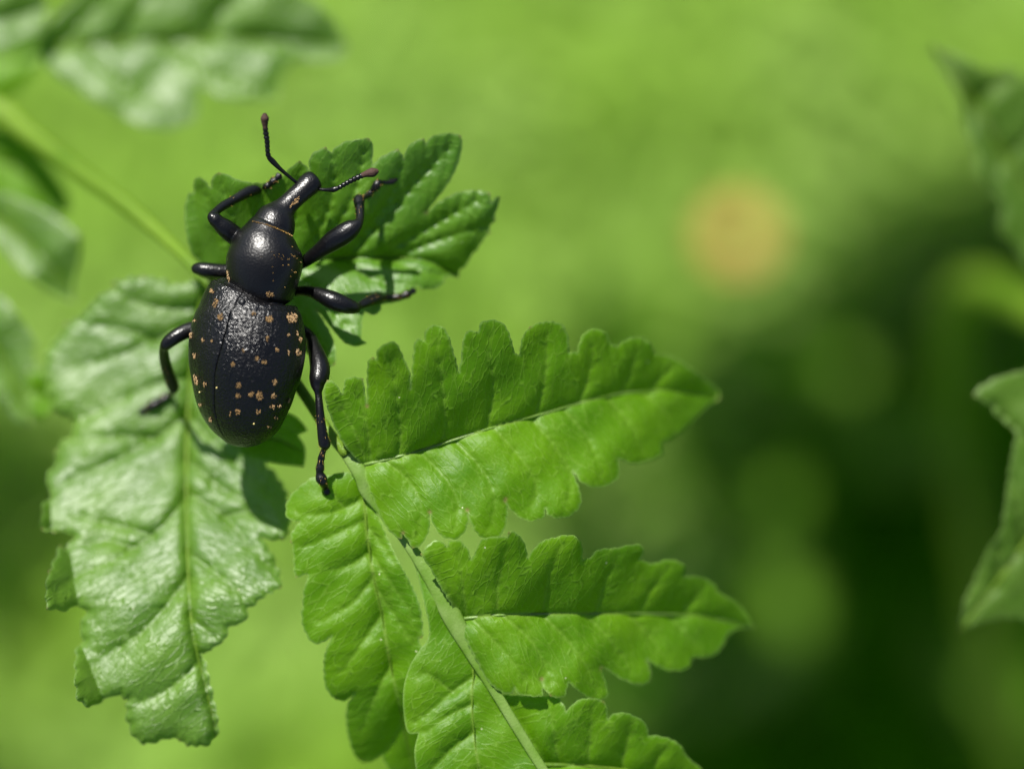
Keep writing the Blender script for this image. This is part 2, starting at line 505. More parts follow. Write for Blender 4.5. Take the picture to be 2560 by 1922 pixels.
def blades(nb, xr, yr, lens, width, bend, dens=None, seed=1):
    r = np.random.default_rng(seed)
    x = r.uniform(*xr, nb); y = r.uniform(*yr, nb)
    if dens is not None:
        k = r.uniform(0, 1, nb) < dens(x, y); x, y = x[k], y[k]
    nb = len(x)
    z0 = ground_h(x, y)
    ln = r.uniform(*lens, nb); wd_ = r.uniform(*width, nb); az = r.uniform(0, 6.283, nb); bd = r.uniform(*bend, nb)
    dirx, diry = np.cos(az), np.sin(az)
    V = np.zeros((nb, 9, 3))
    for k in range(5):
        t = k / 4
        cx = x + dirx * ln * bd * t * t; cy = y + diry * ln * bd * t * t
        cz = z0 + ln * t * (1 - 0.35 * bd * t)
        w = wd_ * (1 - t ** 1.6) * 0.5 + 0.01
        if k < 4:
            V[:, 2 * k] = np.stack([cx - diry * w, cy + dirx * w, cz], -1)
            V[:, 2 * k + 1] = np.stack([cx + diry * w, cy - dirx * w, cz], -1)
        else:
            V[:, 8] = np.stack([cx, cy, cz], -1)
    F = []
    for b in range(nb):
        o = b * 9
        for k in range(3): F.append((o + 2 * k, o + 2 * k + 1, o + 2 * k + 3, o + 2 * k + 2))
        F.append((o + 6, o + 7, o + 8))
    return V.reshape(-1, 3), F

def bgpt(px, py, height):
    """world point on the camera ray of a photo pixel, at a height above the ground"""
    c = world([0, 0, D]); q = world(P(px, py, 0.0)); d = q - c
    return c + d * ((height - c[2]) / d[2])

def topx(x, y, z):
    """photo pixel of a world point (only to shape the plant growth on the ground)"""
    fr = (np.stack([x, y, z], -1) - ORG) @ RN
    k = D / (D - fr[..., 2]) / K
    return 1280 + fr[..., 0] * k, 961 - fr[..., 1] * k
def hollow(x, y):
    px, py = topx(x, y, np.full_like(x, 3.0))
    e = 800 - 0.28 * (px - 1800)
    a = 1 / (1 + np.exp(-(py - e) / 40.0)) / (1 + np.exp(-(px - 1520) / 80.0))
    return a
FLP = bgpt(1845, 590, 3.3)
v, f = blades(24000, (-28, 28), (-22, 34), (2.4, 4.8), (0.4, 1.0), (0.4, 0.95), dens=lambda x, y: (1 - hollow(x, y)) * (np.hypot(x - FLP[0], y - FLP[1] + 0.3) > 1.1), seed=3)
tag(mk('meadow_grass', v, f, GRASS), 'short bright green meadow grass far below the leaves, out of focus', 'grass', kind='stuff')
v, f = blades(14000, (-6, 28), (-22, 20), (1.5, 3.6), (0.6, 1.4), (0.4, 0.95), dens=hollow, seed=4)  # darker plants than the grass; their colour deepens the hollow's shade
tag(mk('undergrowth', v, f, BLADE), 'green undergrowth coloured darker to deepen the shade of the hollow, out of focus', 'undergrowth', kind='stuff')

# =================================================================== the leafy plant
base_a = world([-7.5, 1.6, 0]); base_a[2] = 0.3
PL = empty('leafy_plant', base_a, 'lobed bright green leafy plant on which the black beetle sits', 'plant')

def stalk(name, pts, parent, mat=STALK, flat=1.0, nseg=12, label=None):
    a = np.array(pts, float)
    fr = P(a[:, 0], a[:, 1], a[:, 2])
    v, f = tube(fr, a[:, 3] * K, nseg, 6, flat)
    return mk(name, world(v), f, mat, parent)

stalk('leaf_stalk', [(-560, 110, -2.6, 40), (-300, 170, -2.4, 36), (-20, 268, -2.1, 36), (60, 325, -1.9, 31), (180, 415, -1.5, 26), (300, 500, -1.1, 24), (400, 585, -0.75, 19),
    (480, 662, -0.42, 14), (540, 730, -0.32, 13), (620, 830, -0.14, 13), (700, 905, 0.06, 14), (760, 985, 0.2, 14), (815, 1070, 0.31, 13),
    (868, 1138, 0.36, 14)], PL)
stalk('leaf_rib', [(850, 1115, 0.35, 12), (868, 1138, 0.37, 14), (903, 1187, 0.385, 19), (912, 1225, 0.375, 14), (940, 1262, 0.36, 12), (975, 1300, 0.36, 12), (1028, 1370, 0.375, 14), (1084, 1456, 0.38, 19),
    (1130, 1540, 0.38, 25), (1178, 1630, 0.375, 17), (1236, 1725, 0.375, 13), (1312, 1850, 0.372, 12), (1410, 2000, 0.33, 11), (1520, 2130, -0.12, 8)], PL, PALE_RIB, 0.30)
# main stem standing on the ground, outside the picture
bx = world(P(-560, 110, -2.6))
sv, sf = tube((np.array([base_a, base_a + [-0.4, 0.2, 9], base_a + [-0.3, 0.1, 18], bx]) - ORG) @ RN, np.array([0.32, 0.28, 0.22, 0.12]), 14, 10, up=(0, 1, 0))
mk('stem', world(sv), sf, STALK, PL)

k4, k5 = 0.3707, 0.5425
T_out = parse('150,900! 100,830 68,700 58,560 80,450 118,442! 122,355 150,330! 190,348 236,402! 243,335 290,300! 345,315 430,352 560,372 690,358! 740,300 790,252 835,222! 878,258 896,284! '
              '898,215 930,165 1010,130! 1040,160 1054,168! 1066,140 1130,98 1210,80 1305,68! 1330,130 1326,200 1330,252! 1362,212 1410,182 1495,140! 1528,185 1534,208! 1550,150 1600,95 1672,68! 1684,110! 1702,78 1765,45 1850,36 1925,50! '
              '1930,130 1900,250 1840,370 1760,475 1688,572! 1760,508 1850,455 1950,424 2050,424 2118,438! 2124,480 2126,514! 2150,470 2184,464! 2176,520 2150,575! 2158,622! 2120,655 2116,712! 2080,745 2030,825! 2000,850 1960,930! 1915,960 1905,1010! '
              '1850,1000 1815,1005! 1800,1050 1740,1085 1660,1082 1622,1062! 1600,1110 1540,1155 1460,1180 1380,1190! 1378,1235 1330,1260 1270,1240! 1256,1300 1252,1370 1250,1420 1286,1452! 1220,1472 1150,1455 1090,1400 1010,1300 950,1228! '
              '1000,1310 1050,1400 1078,1500 1076,1600! 1000,1610 900,1540 820,1400 760,1250 600,1150 400,1080 250,1000', 440, 320, k4)
leaflet(PL, LEAF_GLOSS, serrate(T_out, 2.0, 26, 1), [(520, 690), (640, 668), (760, 652), (880, 645), (1000, 645), (1080, 655), (1145, 690)], [-0.16, -0.06, 0.0, 0.02, 0.0, -0.06, -0.14],
        0.48, (0.72, 0.30), veins=[[(600, 675), (540, 560), (500, 450)], [(620, 672), (590, 560), (545, 440)], [(690, 660), (740, 520), (750, 410)], [(760, 652), (830, 500), (830, 375)], [(780, 650), (880, 500), (915, 355)],
                           [(850, 646), (960, 520), (1010, 400)], [(870, 645), (1020, 480), (1140, 350)], [(940, 645), (1090, 560), (1215, 490)], [(980, 645), (1100, 600), (1230, 560)],
                           [(700, 660), (800, 740), (900, 860)], [(850, 646), (940, 700), (1040, 715)], [(640, 668), (720, 780), (810, 900)], [(960, 645), (1060, 680), (1130, 690)]],
        curve=(-0.35, 0.0), seed=1, furrow=0.045, fw=12, label='glossy leaflet under the head of the beetle, its upper half in shade')

B_out = parse('515,690! 490,700 440,712 410,700 360,692 310,698 283,710! 290,722 255,735 232,758! 195,795 165,810 155,832! 125,865 110,905 110,945 122,995 138,1030! 170,1040 185,1052! 178,1085 150,1110 135,1140! 140,1158 118,1185 118,1215! 130,1240 110,1255 104,1285 102,1325! 130,1328 165,1328! '
              '182,1345 165,1368 152,1362 140,1385! 135,1400 118,1440 114,1480 116,1522! 160,1526 195,1512! 215,1530 200,1565 208,1600! 195,1615 188,1625! 188,1665 186,1710 198,1752 228,1766 258,1748! 290,1738 318,1748! 316,1790 330,1835 360,1862! 400,1850 440,1845 470,1862 515,1862 540,1838 545,1800 532,1735 515,1660 502,1632! '
              '520,1628 560,1600 568,1588! 574,1566 600,1560 618,1540 620,1518! 640,1508 660,1490 702,1470! 700,1435 680,1385 655,1345! 690,1350 716,1345! 724,1310 724,1270 712,1220 695,1190! 660,1150 620,1090 600,1000 580,900 560,800 540,720')
leaflet(PL, LEAF_PALE, serrate(B_out, 7.0, 30, 2), [(515, 700), (498, 790), (484, 880), (474, 980), (468, 1100), (466, 1250), (470, 1400), (478, 1560), (500, 1660), (530, 1780), (540, 1840)],
        [-0.50, -0.56, -0.52, -0.45, -0.35, -0.19, -0.02, 0.15, 0.22, 0.24, 0.20], 0.0, 0.14,
        veins=[[(497, 800), (390, 850), (290, 890), (170, 920)], [(495, 770), (400, 770), (300, 740)], [(480, 940), (390, 960), (300, 1000), (190, 1050)], [(472, 1030), (390, 1095), (290, 1150), (190, 1190), (120, 1230)],
               [(466, 1240), (400, 1320), (300, 1390), (190, 1440), (120, 1500)], [(468, 1440), (410, 1520), (340, 1590), (240, 1650)], [(500, 1650), (450, 1700), (390, 1740), (330, 1760)],
               [(390, 850), (300, 820), (200, 810)], [(390, 1095), (280, 1090), (180, 1100)], [(380, 1335), (280, 1310), (160, 1280)], [(340, 1370), (260, 1350), (190, 1370)],
               [(468, 1230), (560, 1290), (640, 1380), (695, 1440)], [(470, 1380), (550, 1440), (620, 1500)], [(476, 1540), (520, 1580), (545, 1600)], [(474, 1040), (560, 1130), (690, 1240), (720, 1300)], [(560, 1290), (640, 1280), (715, 1330)], [(470, 1150), (570, 1230), (700, 1290)]],
        folds=[(124, 1250, 130, 1335, 2.6), (172, 1365, 196, 1515, 2.4), (206, 1620, 262, 1755, 2.4)], furrow=0.052, fw=13, midf=0.07, step=4.8, curve=(-0.10, -0.02), edge=0.06, seed=2, mid_r=5.5, wav=0.02, label='large pale shining leaflet under the left hind leg, seen along its dark midrib')

R1_out = parse('385,742! 340,702 290,640 240,540 210,450 200,400 216,348! 252,362 288,415! 300,352 340,335 384,345! 392,400 402,470! 400,380 404,270 425,246 444,256! 450,210 490,180 536,178 572,250 600,320 600,392! '
               '608,300 620,180 648,160 665,176! 672,120 720,96 770,130 800,220 826,312! 834,250 846,150 880,122 914,130! 922,90 970,72 1030,90 1062,150 1082,225! 1102,232! 1118,150 1160,100 1230,80 1300,95 1326,150 1332,222! 1368,222! '
               '1390,150 1440,115 1500,130 1522,178 1552,192! 1590,165 1650,150 1710,180 1730,230! 1800,240 1870,280 1950,340 2022,404 2026,436! 1970,470 1920,520 1860,580 1800,622 1758,640! 1762,690 1700,722 1620,736 1560,708! '
               '1562,790 1520,830 1450,846 1390,820 1348,768! 1372,830 1390,900 1370,950 1310,986 1240,976 1224,938! 1218,980 1160,1000 1100,980 1050,930 1038,898! 1050,960 1030,1050 980,1080 920,1070 880,1010 864,948! 868,1000 850,1050 810,1082 740,1066 700,1000 690,956! '
               '688,1040 650,1110 612,1126! 582,1080 566,1052! 560,1082 520,1060 470,1000 430,900 400,820', 700, 760, k5)
def PX(l, ox=700, oy=760, k=k5): return [(ox + k * a, oy + k * b) for a, b in l]
leaflet(PL, LEAF, serrate(R1_out, 2.6, 24, 3), PX([(388, 740), (560, 700), (760, 640), (970, 570), (1200, 510), (1400, 450), (1600, 405), (1800, 398), (2010, 428)]),
        [0.42, 0.42, 0.40, 0.35, 0.24, 0.08, -0.12, -0.35, -0.62], 0.26, (0.80, 0.42),
        veins=[PX([(400, 736), (330, 560), (225, 380)]), PX([(420, 730), (400, 560), (345, 350)]), PX([(545, 705), (555, 560), (500, 190)]), PX([(740, 648), (760, 500), (715, 110)]), PX([(950, 578), (980, 420), (960, 90)]),
               PX([(1170, 520), (1220, 350), (1230, 100)]), PX([(1380, 456), (1430, 300), (1440, 140)]), PX([(1560, 410), (1620, 300), (1650, 180)]), PX([(1700, 396), (1780, 320), (1830, 270)]),
               PX([(480, 722), (580, 800), (650, 920), (630, 1100)]), PX([(640, 680), (760, 800), (820, 920), (800, 1060)]), PX([(800, 626), (930, 760), (990, 900), (960, 1060)]), PX([(980, 568), (1100, 700), (1180, 830), (1150, 980)]),
               PX([(1150, 522), (1270, 660), (1340, 800), (1310, 970)]), PX([(1300, 480), (1420, 620), (1500, 810)]), PX([(1500, 425), (1600, 540), (1690, 700)]), PX([(1650, 398), (1760, 480), (1830, 590)])],
        furrow=0.030, fw=10, midf=0.015, mid_r=3.6, mid_mat=PALE_RIB, curve=(-0.22, -0.22), seed=3, label='upright-toothed leaflet beside the right hind leg of the beetle')

L1_out = parse('392,862! 360,800 300,775 230,788 150,800 90,840 42,890 25,950 42,992 92,1002! 60,1040 48,1090 60,1112! 62,1200 70,1262! 120,1246 132,1248! 110,1310 104,1380 98,1430 110,1500 150,1560 200,1556 240,1530! 208,1600 200,1685 210,1765 250,1815 300,1825 342,1795! '
               '308,1850 305,1935 320,2015 350,2085 390,2110 440,2095 470,2075! 480,2110 520,2160 580,2220 640,2260 690,2330! 720,2260 715,2150 700,2000 690,1850 700,1700 720,1610 650,1578! 640,1540 660,1540! 655,1450 640,1370 600,1280 540,1170 480,1040 430,930', 700, 760, k5)
leaflet(PL, LEAF, serrate(L1_out, 3.0, 22, 4), PX([(388, 868), (395, 1000), (412, 1140), (440, 1300), (470, 1430), (500, 1620), (550, 1850), (600, 2080), (660, 2250)]),
        [0.34, 0.34, 0.33, 0.3, 0.27, 0.18, 0.02, -0.16, -0.3], 0.16, 0.34,
        veins=[PX([(390, 890), (300, 940), (180, 970), (60, 960)]), PX([(396, 990), (280, 1050), (160, 1100), (60, 1130)]), PX([(412, 1140), (330, 1200), (180, 1240)]), PX([(430, 1260), (330, 1380), (150, 1480)]), PX([(470, 1430), (380, 1560), (270, 1720)]),
               PX([(510, 1660), (440, 1800), (370, 1990)]), PX([(560, 1890), (520, 2000), (460, 2090)]), PX([(412, 1140), (500, 1270), (600, 1420), (650, 1530)]), PX([(400, 1020), (470, 1110), (560, 1240)]), PX([(440, 1300), (530, 1440), (640, 1590)]), PX([(300, 940), (240, 880), (150, 850)])],
        furrow=0.032, fw=12, midf=0.015, curve=(-0.25, -0.3), seed=4, mid_r=2.8, label='lime green leaflet hanging down below the right hind foot')

L2_out = parse('1002,1346! 1050,1400 1100,1480 1148,1547 1178,1600 1205,1655 1230,1705 1265,1765 1312,1845 1370,1940 1420,2040! 1330,2090 1250,2140 1180,2190! 1120,2130 1070,2060 1050,1990 1040,1925 1036,1875 1046,1832! 1020,1830 1010,1790 1008,1725 1024,1665 1050,1622! 1068,1600 1072,1570 1063,1520 1036,1412')
leaflet(PL, LEAF, L2_out, [(1010, 1350), (1060, 1430), (1120, 1530), (1165, 1610), (1186, 1680), (1178, 1740), (1186, 1850), (1200, 1960), (1190, 2160)],
        [0.36, 0.37, 0.37, 0.36, 0.36, 0.36, 0.35, 0.32, 0.22], 0.20, 0.02,
        veins=[[(1186, 1690), (1130, 1730), (1060, 1790), (1025, 1810)], [(1180, 1760), (1120, 1790), (1050, 1840)], [(1183, 1830), (1120, 1880), (1050, 1960)], [(1130, 1730), (1080, 1690), (1040, 1680)], [(1195, 1930), (1140, 1990), (1080, 2060)]],
        furrow=0.040, fw=11, midf=0.0, curve=(-0.3, 0.0), seed=5, mid_r=2.8, label='leaflet running out of the winged stalk, with a net of fine veins')

R2_out = parse('822,566! 790,500 740,420 690,330 648,268! 670,236 705,208 742,206 770,232! 782,205 830,205 870,250 880,292! 902,250 930,200 990,186 1050,188! 1052,165 1090,170 1130,220 1142,282! 1165,248 1205,208 1280,185 1350,180 1390,220 1395,292! 1428,282! 1470,245 1540,238 1640,220 1676,240 1660,292! '
               '1720,308 1790,290 1860,312 1870,342! 1858,368! 1930,368 2000,402 2020,442! 2090,480 2140,530 2184,604! 2110,610 2064,640 2040,690 1990,736 1900,742! 1890,780 1850,802 1780,800 1720,772 1694,752! 1712,820 1690,862 1640,866 1570,840 1510,800 1478,788! 1500,850 1512,910 1490,936 1440,936 1380,900 1330,858! '
               '1322,890 1310,922 1260,926 1220,890 1205,838! 1212,890 1200,922 1100,912 1080,882! 1060,912 1000,890 950,840 900,750 850,650', 700, 1240, k5)
def PY(l): return PX(l, 700, 1240)
leaflet(PL, LEAF, serrate(R2_out, 2.6, 24, 6), PY([(826, 566), (1000, 546), (1300, 540), (1700, 540), (1950, 552), (2180, 602)]), [0.40, 0.40, 0.28, -0.02, -0.28, -0.58], (0.10, 0.3), (0.80, 0.42),
        veins=[PY([(840, 560), (760, 420), (680, 250)]), PY([(860, 558), (840, 400), (820, 230)]), PY([(1000, 546), (1010, 380), (1050, 220)]), PY([(1210, 540), (1240, 370), (1310, 200)]), PY([(1450, 540), (1500, 390), (1570, 250)]),
               PY([(1650, 540), (1720, 420), (1810, 310)]), PY([(1850, 545), (1920, 460), (1980, 400)]), PY([(880, 560), (1000, 680), (1100, 800), (1160, 900)]), PY([(1020, 546), (1150, 660), (1220, 780), (1270, 900)]), PY([(1200, 540), (1330, 670), (1420, 800), (1470, 920)]),
               PY([(1400, 540), (1520, 660), (1640, 840)]), PY([(1600, 540), (1700, 640), (1800, 780)]), PY([(1780, 542), (1860, 620), (1950, 720)])],
        furrow=0.030, fw=10, midf=0.015, mid_r=3.6, mid_mat=PALE_RIB, curve=(-0.12, -0.22), seed=6, label='leaflet with rounded teeth growing where the stalk widens')

R3_out = parse('955,868! 1000,905 1060,916 1200,920 1270,922 1308,960 1320,988! 1370,940 1440,930 1500,952 1512,1022! 1542,1000 1600,998 1680,1040 1702,1100! 1770,1108 1840,1140 1882,1205! 1950,1260 2010,1330 2060,1420! 1950,1440 1850,1480 1700,1520 1550,1500 1400,1450 1300,1380 1200,1260 1100,1120 1030,1000', 700, 1240, k5)
leaflet(PL, LEAF, serrate(R3_out, 2.6, 24, 7), PY([(1190, 1235), (1400, 1240), (1600, 1262), (1850, 1320), (2050, 1415)]), [0.28, 0.24, 0.14, 0.0, -0.2], 0.3, 0.42,
        veins=[PY([(1230, 1236), (1130, 1080), (1040, 930)]), PY([(1290, 1237), (1260, 1080), (1240, 940)]), PY([(1420, 1240), (1430, 1090), (1440, 950)]), PY([(1570, 1258), (1600, 1130), (1620, 1010)]), PY([(1700, 1280), (1750, 1200), (1800, 1130)])],
        furrow=0.04, fw=18, midf=0.05, curve=(-0.2, -0.25), seed=7, label='leaflet low on the stalk, overlapped by the one with rounded teeth')

# shaded lobe under the rear of the beetle
S_out = parse('600,1060! 650,1020 705,1028 738,1040 760,1062 769,1078! 745,1088! 762,1115 764,1140 760,1167! 700,1160 650,1150 600,1130')
leaflet(PL, LEAF, S_out, [(590, 1090), (650, 1095), (700, 1100), (755, 1130)], [-0.05, -0.04, -0.03, -0.05], 0.05, 0.1, veins=[[(640, 1095), (690, 1070), (750, 1075)]], seed=8, mid_r=3, wav=0.01, label='small dark leaf lobe in the shade of the beetle')

# leaflets of the same leaf behind and beside, out of focus
TL_out = parse('90,112! 120,60 180,0 250,-60 450,-95 650,-60 780,0 840,60 867,118! 850,146 790,152 738,152! 706,190 698,246! 640,252 560,246 498,212! 496,260 487,303! 420,324 350,314 260,268 190,222 130,180')
leaflet(PL, LEAF_PALE, TL_out, [(92, 120), (250, 110), (450, 100), (650, 95), (860, 118)], [-2.0, -2.0, -2.05, -2.1, -2.25], 0.3, 0.1,
        veins=[[(200, 112), (300, 200), (450, 300)], [(400, 102), (520, 180), (680, 240)], [(300, 108), (340, 30), (420, -60)], [(520, 98), (560, 20), (640, -40)], [(600, 96), (700, 110), (780, 140)], [(150, 116), (200, 60), (260, 0)]], furrow=0.05, fw=18, seed=9, wav=0.02, label='blurred pale leaflet above the beetle, with three hanging teeth')
TL2 = parse('-60,-30! 60,-40 112,0 114,50 96,92 58,112! 20,124 -60,135')
leaflet(PL, LEAF_PALE, TL2, [(-50, 60), (20, 45), (80, 30), (112, 20)], [-1.8, -1.8, -1.85, -1.9], 0.2, 0.1, seed=10, mid_r=0, label='blurred pale leaflet end beside the stalk fork')
TL3 = parse('-60,100! 40,100 104,70 104,150 64,212 0,245! -60,250')
leaflet(PL, LEAF, TL3, [(-50, 150), (20, 150), (60, 150), (100, 130)], [-2.7, -2.7, -2.7, -2.7], 0.0, 0.0, seed=11, mid_r=0, label='dark shaded leaflet behind the stalk fork')
M0 = parse('-60,320! 50,330 110,395 165,475 176,530! 100,545 0,500 -60,490')
leaflet(PL, LEAF, M0, [(-50, 400), (40, 420), (110, 470), (170, 525)], [-2.3, -2.3, -2.3, -2.3], 0.1, -0.1, seed=12, mid_r=0, label='blurred dull leaflet below the stalk')
M1 = parse('-60,470! 0,480 80,508 150,548 202,590! 200,640 188,690 182,755! 130,732 60,682 0,612 -60,560')
leaflet(PL, LEAF_PALE, M1, [(-50, 520), (40, 580), (120, 660), (180, 745)], [-1.6, -1.6, -1.55, -1.6], 0.35, 0.25, seed=13, mid_r=4, furrow=0.1, label='blurred glossy leaflet left of the stalk with a folded lower half')
M2 = parse('-60,720! 0,738 32,772 62,812 88,852! 84,890 96,925 100,962! 80,1010 76,1062! 40,1050 0,1002 -60,960')
leaflet(PL, LEAF_PALE, M2, [(-50, 820), (0, 880), (40, 960), (74, 1055)], [-1.35, -1.35, -1.35, -1.35], 0.3, 0.25, seed=14, mid_r=4, furrow=0.1, label='blurred glossy leaflet tip next to the large pale leaflet')
M3 = parse('70,925! 110,930 128,965 132,1000 126,1040! 90,1042 70,1000')
leaflet(PL, LEAF, M3, [(72, 980), (90, 985), (110, 990), (128, 1000)], [-1.25, -1.25, -1.25, -1.25], 0.0, 0.0, seed=15, mid_r=0, label='small dark leaf tooth between two pale leaflets')

# =================================================================== plant at the right-hand edge
base_n = world([6.6, -1.0, 0]); base_n[2] = 0.4
PN = empty('nettle_plant', base_n, 'coarse toothed hairy leaf plant reaching in beside the dark hollow', 'plant')
N1 = parse('2322,112! 2390,140 2440,160 2480,178! 2525,168 2560,195! 2640,210 2720,290! 2760,420 2720,560 2660,680 2600,700! 2560,650 2542,615! 2508,588 2500,545! 2510,520 2482,480! 2452,455 2442,420! 2440,385 2425,340! 2405,300 2402,262! 2390,225 2355,170')
leaflet(PN, LEAF_DULL, serrate(N1, 5.0, 34, 16), [(2324, 116), (2420, 230), (2500, 370), (2600, 520), (2700, 640)], [-2.1, -2.15, -2.2, -2.3, -2.4], 0.2, 0.05, name='leaf',
        veins=[[(2440, 260), (2480, 220), (2530, 190)], [(2520, 400), (2580, 330), (2640, 260)], [(2430, 250), (2430, 300), (2420, 350)], [(2500, 370), (2490, 440), (2490, 500)]], furrow=0.07, fw=16, curve=(0, 0), seed=16, mid_r=5, label='hairy pointed leaf with its tip up, at the edge of the bright meadow')
N2 = parse('2430,985! 2480,950 2560,925 2660,900! 2760,1000 2820,1200 2780,1400 2700,1560! 2620,1580 2560,1545! 2530,1542 2490,1545 2440,1556 2398,1574! 2412,1500 2418,1485! 2440,1440 2475,1362! 2500,1330 2506,1310! 2518,1230 2518,1215! 2530,1140 2542,1080! 2500,1045 2470,1010')
leaflet(PN, LEAF_DULL, serrate(N2, 5.0, 34, 17), [(2405, 1568), (2490, 1460), (2580, 1330), (2660, 1180), (2720, 1000)], [-0.95, -0.85, -0.78, -0.78, -0.85], -0.3, 0.1, name='leaf',
        veins=[[(2490, 1460), (2500, 1400), (2490, 1350)], [(2560, 1360), (2540, 1250), (2530, 1180)], [(2620, 1260), (2580, 1120), (2460, 990)], [(2560, 1360), (2600, 1450), (2580, 1540)]], furrow=0.07, fw=16, curve=(0.3, 0), seed=17, mid_r=5, label='hairy toothed leaf with its pointed tip hanging down in front of the dark hollow')
f1 = (world(P(2700, 640, -2.35)) - ORG) @ RN; f2 = (world(P(2720, 1000, -0.88)) - ORG) @ RN
top = np.array([4.35, 0.2, -1.6])
bf = (base_n - ORG) @ RN
v1 = tube(np.array([bf, bf + [0.2, 2, 7], np.array([4.6, 0.4, -12.0]), top]), np.array([0.3, 0.26, 0.2, 0.12]), 12, 8, up=(0, 1, 0))
mk('stem', world(v1[0]), v1[1], STALK, PN)
for fpt in (f1, f2):
    v1 = tube(np.array([top, (top + fpt) / 2 + [0.1, 0, -0.1], fpt]), np.array([0.1, 0.06, 0.04]), 10, 5, up=(0, 1, 0))
    mk('leaf_stalk', world(v1[0]), v1[1], STALK, PN)

# =================================================================== background flower, blades and added shade bush
def flower(px, py):
    c = bgpt(px, py, 3.3)
    g = c.copy(); g[2] = ground_h(c[0], c[1])
    FL = empty('orange_flower', g, 'small orange flower glowing out of focus in the bright meadow', 'flower')
    v1 = tube((np.array([g, g + [0.15, 0.1, 1.2], c + [0.05, 0, -1.0], c]) - ORG) @ RN, np.array([0.07, 0.06, 0.05, 0.05]), 8, 5, up=(0, 1, 0))
    mk('stem', world(v1[0]), v1[1], STALK, FL)
    for k in range(8):
        a = k * math.pi / 4
        d = np.array([math.cos(a), math.sin(a), 0.0]); e = np.array([-d[1], d[0], 0])
        rows = []
        for t, w, zz in ((0.08, 0.05, 0), (0.2, 0.11, 0.06), (0.28, 0.12, 0.08), (0.36, 0.07, 0.07), (0.4, 0.02, 0.06)):
            for s in (-1, 0, 1): rows.append(c + d * t + e * w * s + [0, 0, zz - 0.03 * (s == 0)])
        F = [(i * 3 + j, i * 3 + j + 1, i * 3 + j + 4, i * 3 + j + 3) for i in range(4) for j in range(2)]
        mk('petal', rows, F, ORANGE, FL)
    u = []
    for i in range(7):
        ph = i / 6 * math.pi / 2
        for j in range(12):
            a = j * math.pi / 6
            u.append(c + [0.22 * math.cos(ph) * math.cos(a), 0.22 * math.cos(ph) * math.sin(a), 0.02 + 0.16 * math.sin(ph)])
    u = np.array(u).reshape(7, 12, 3)
    v1 = loft(u)
    mk('flower_head', v1[0], v1[1], ORANGE, FL)

SEED = [(2085, 960, 3.7, 1.1, 0.42, 1.3, 'pale upright blade standing out of the darkest part of the hollow'), (2265, 1120, 3.5, 1.0, 0.5, 0.2, 'short green blade low in the hollow beside the hairy leaf'),
        (1960, 1450, 3.7, 2.8, 0.5, 1.7, 'long green blade in the hollow beyond the leaflet tips'), (2500, 1770, 3.7, 1.7, 0.7, 2.3, 'bright green blade below the hanging hairy leaf tip'), (1660, 1000, 3.6, 2.2, 0.5, 1.9, 'green blade rising at the rim of the hollow behind a leaflet tip')]
SEEDP = [bgpt(1845, 590, 3.3)]
for (px, py, hz, ln, wd_, az, lab) in SEED:
    c = bgpt(px, py, hz); g = c + [-0.4, 0.5, 0]; g[2] = ground_h(g[0], g[1])
    SD = empty('broad_leaf', g, lab, 'leaf', 'single leaves in the hollow')
    d = np.array([math.cos(az), math.sin(az), 0.15]); e = np.array([-d[1], d[0], 0.0])
    if px != 2265: SEEDP.extend([c + d * ln * t for t in (-0.5, 0.0, 0.5)])
    rows = []
    for t in np.linspace(-1, 1, 9):
        w = wd_ * math.cos(t * math.pi / 2 * 0.98) ** 0.7 * (1 - 0.25 * t)
        for q_ in (-1, -0.5, 0, 0.5, 1):
            rows.append(c + d * t * ln + e * w * q_ + [0, 0, 0.25 * abs(q_) * w - 0.25 * t * t])
    F = [(i * 5 + j, i * 5 + j + 1, i * 5 + j + 6, i * 5 + j + 5) for i in range(8) for j in range(4)]
    mk('blade', rows, F, SEEDLING, SD)
    p0 = c - d * ln * 0.98 - [0, 0, 0.25]
    v1 = tube((np.array([g, g * 0.6 + p0 * 0.4 + [0, 0, 0.5], p0]) - ORG) @ RN, np.array([0.09, 0.07, 0.05]), 8, 5, up=(0, 1, 0))
    mk('stem', world(v1[0]), v1[1], STALK, SD)

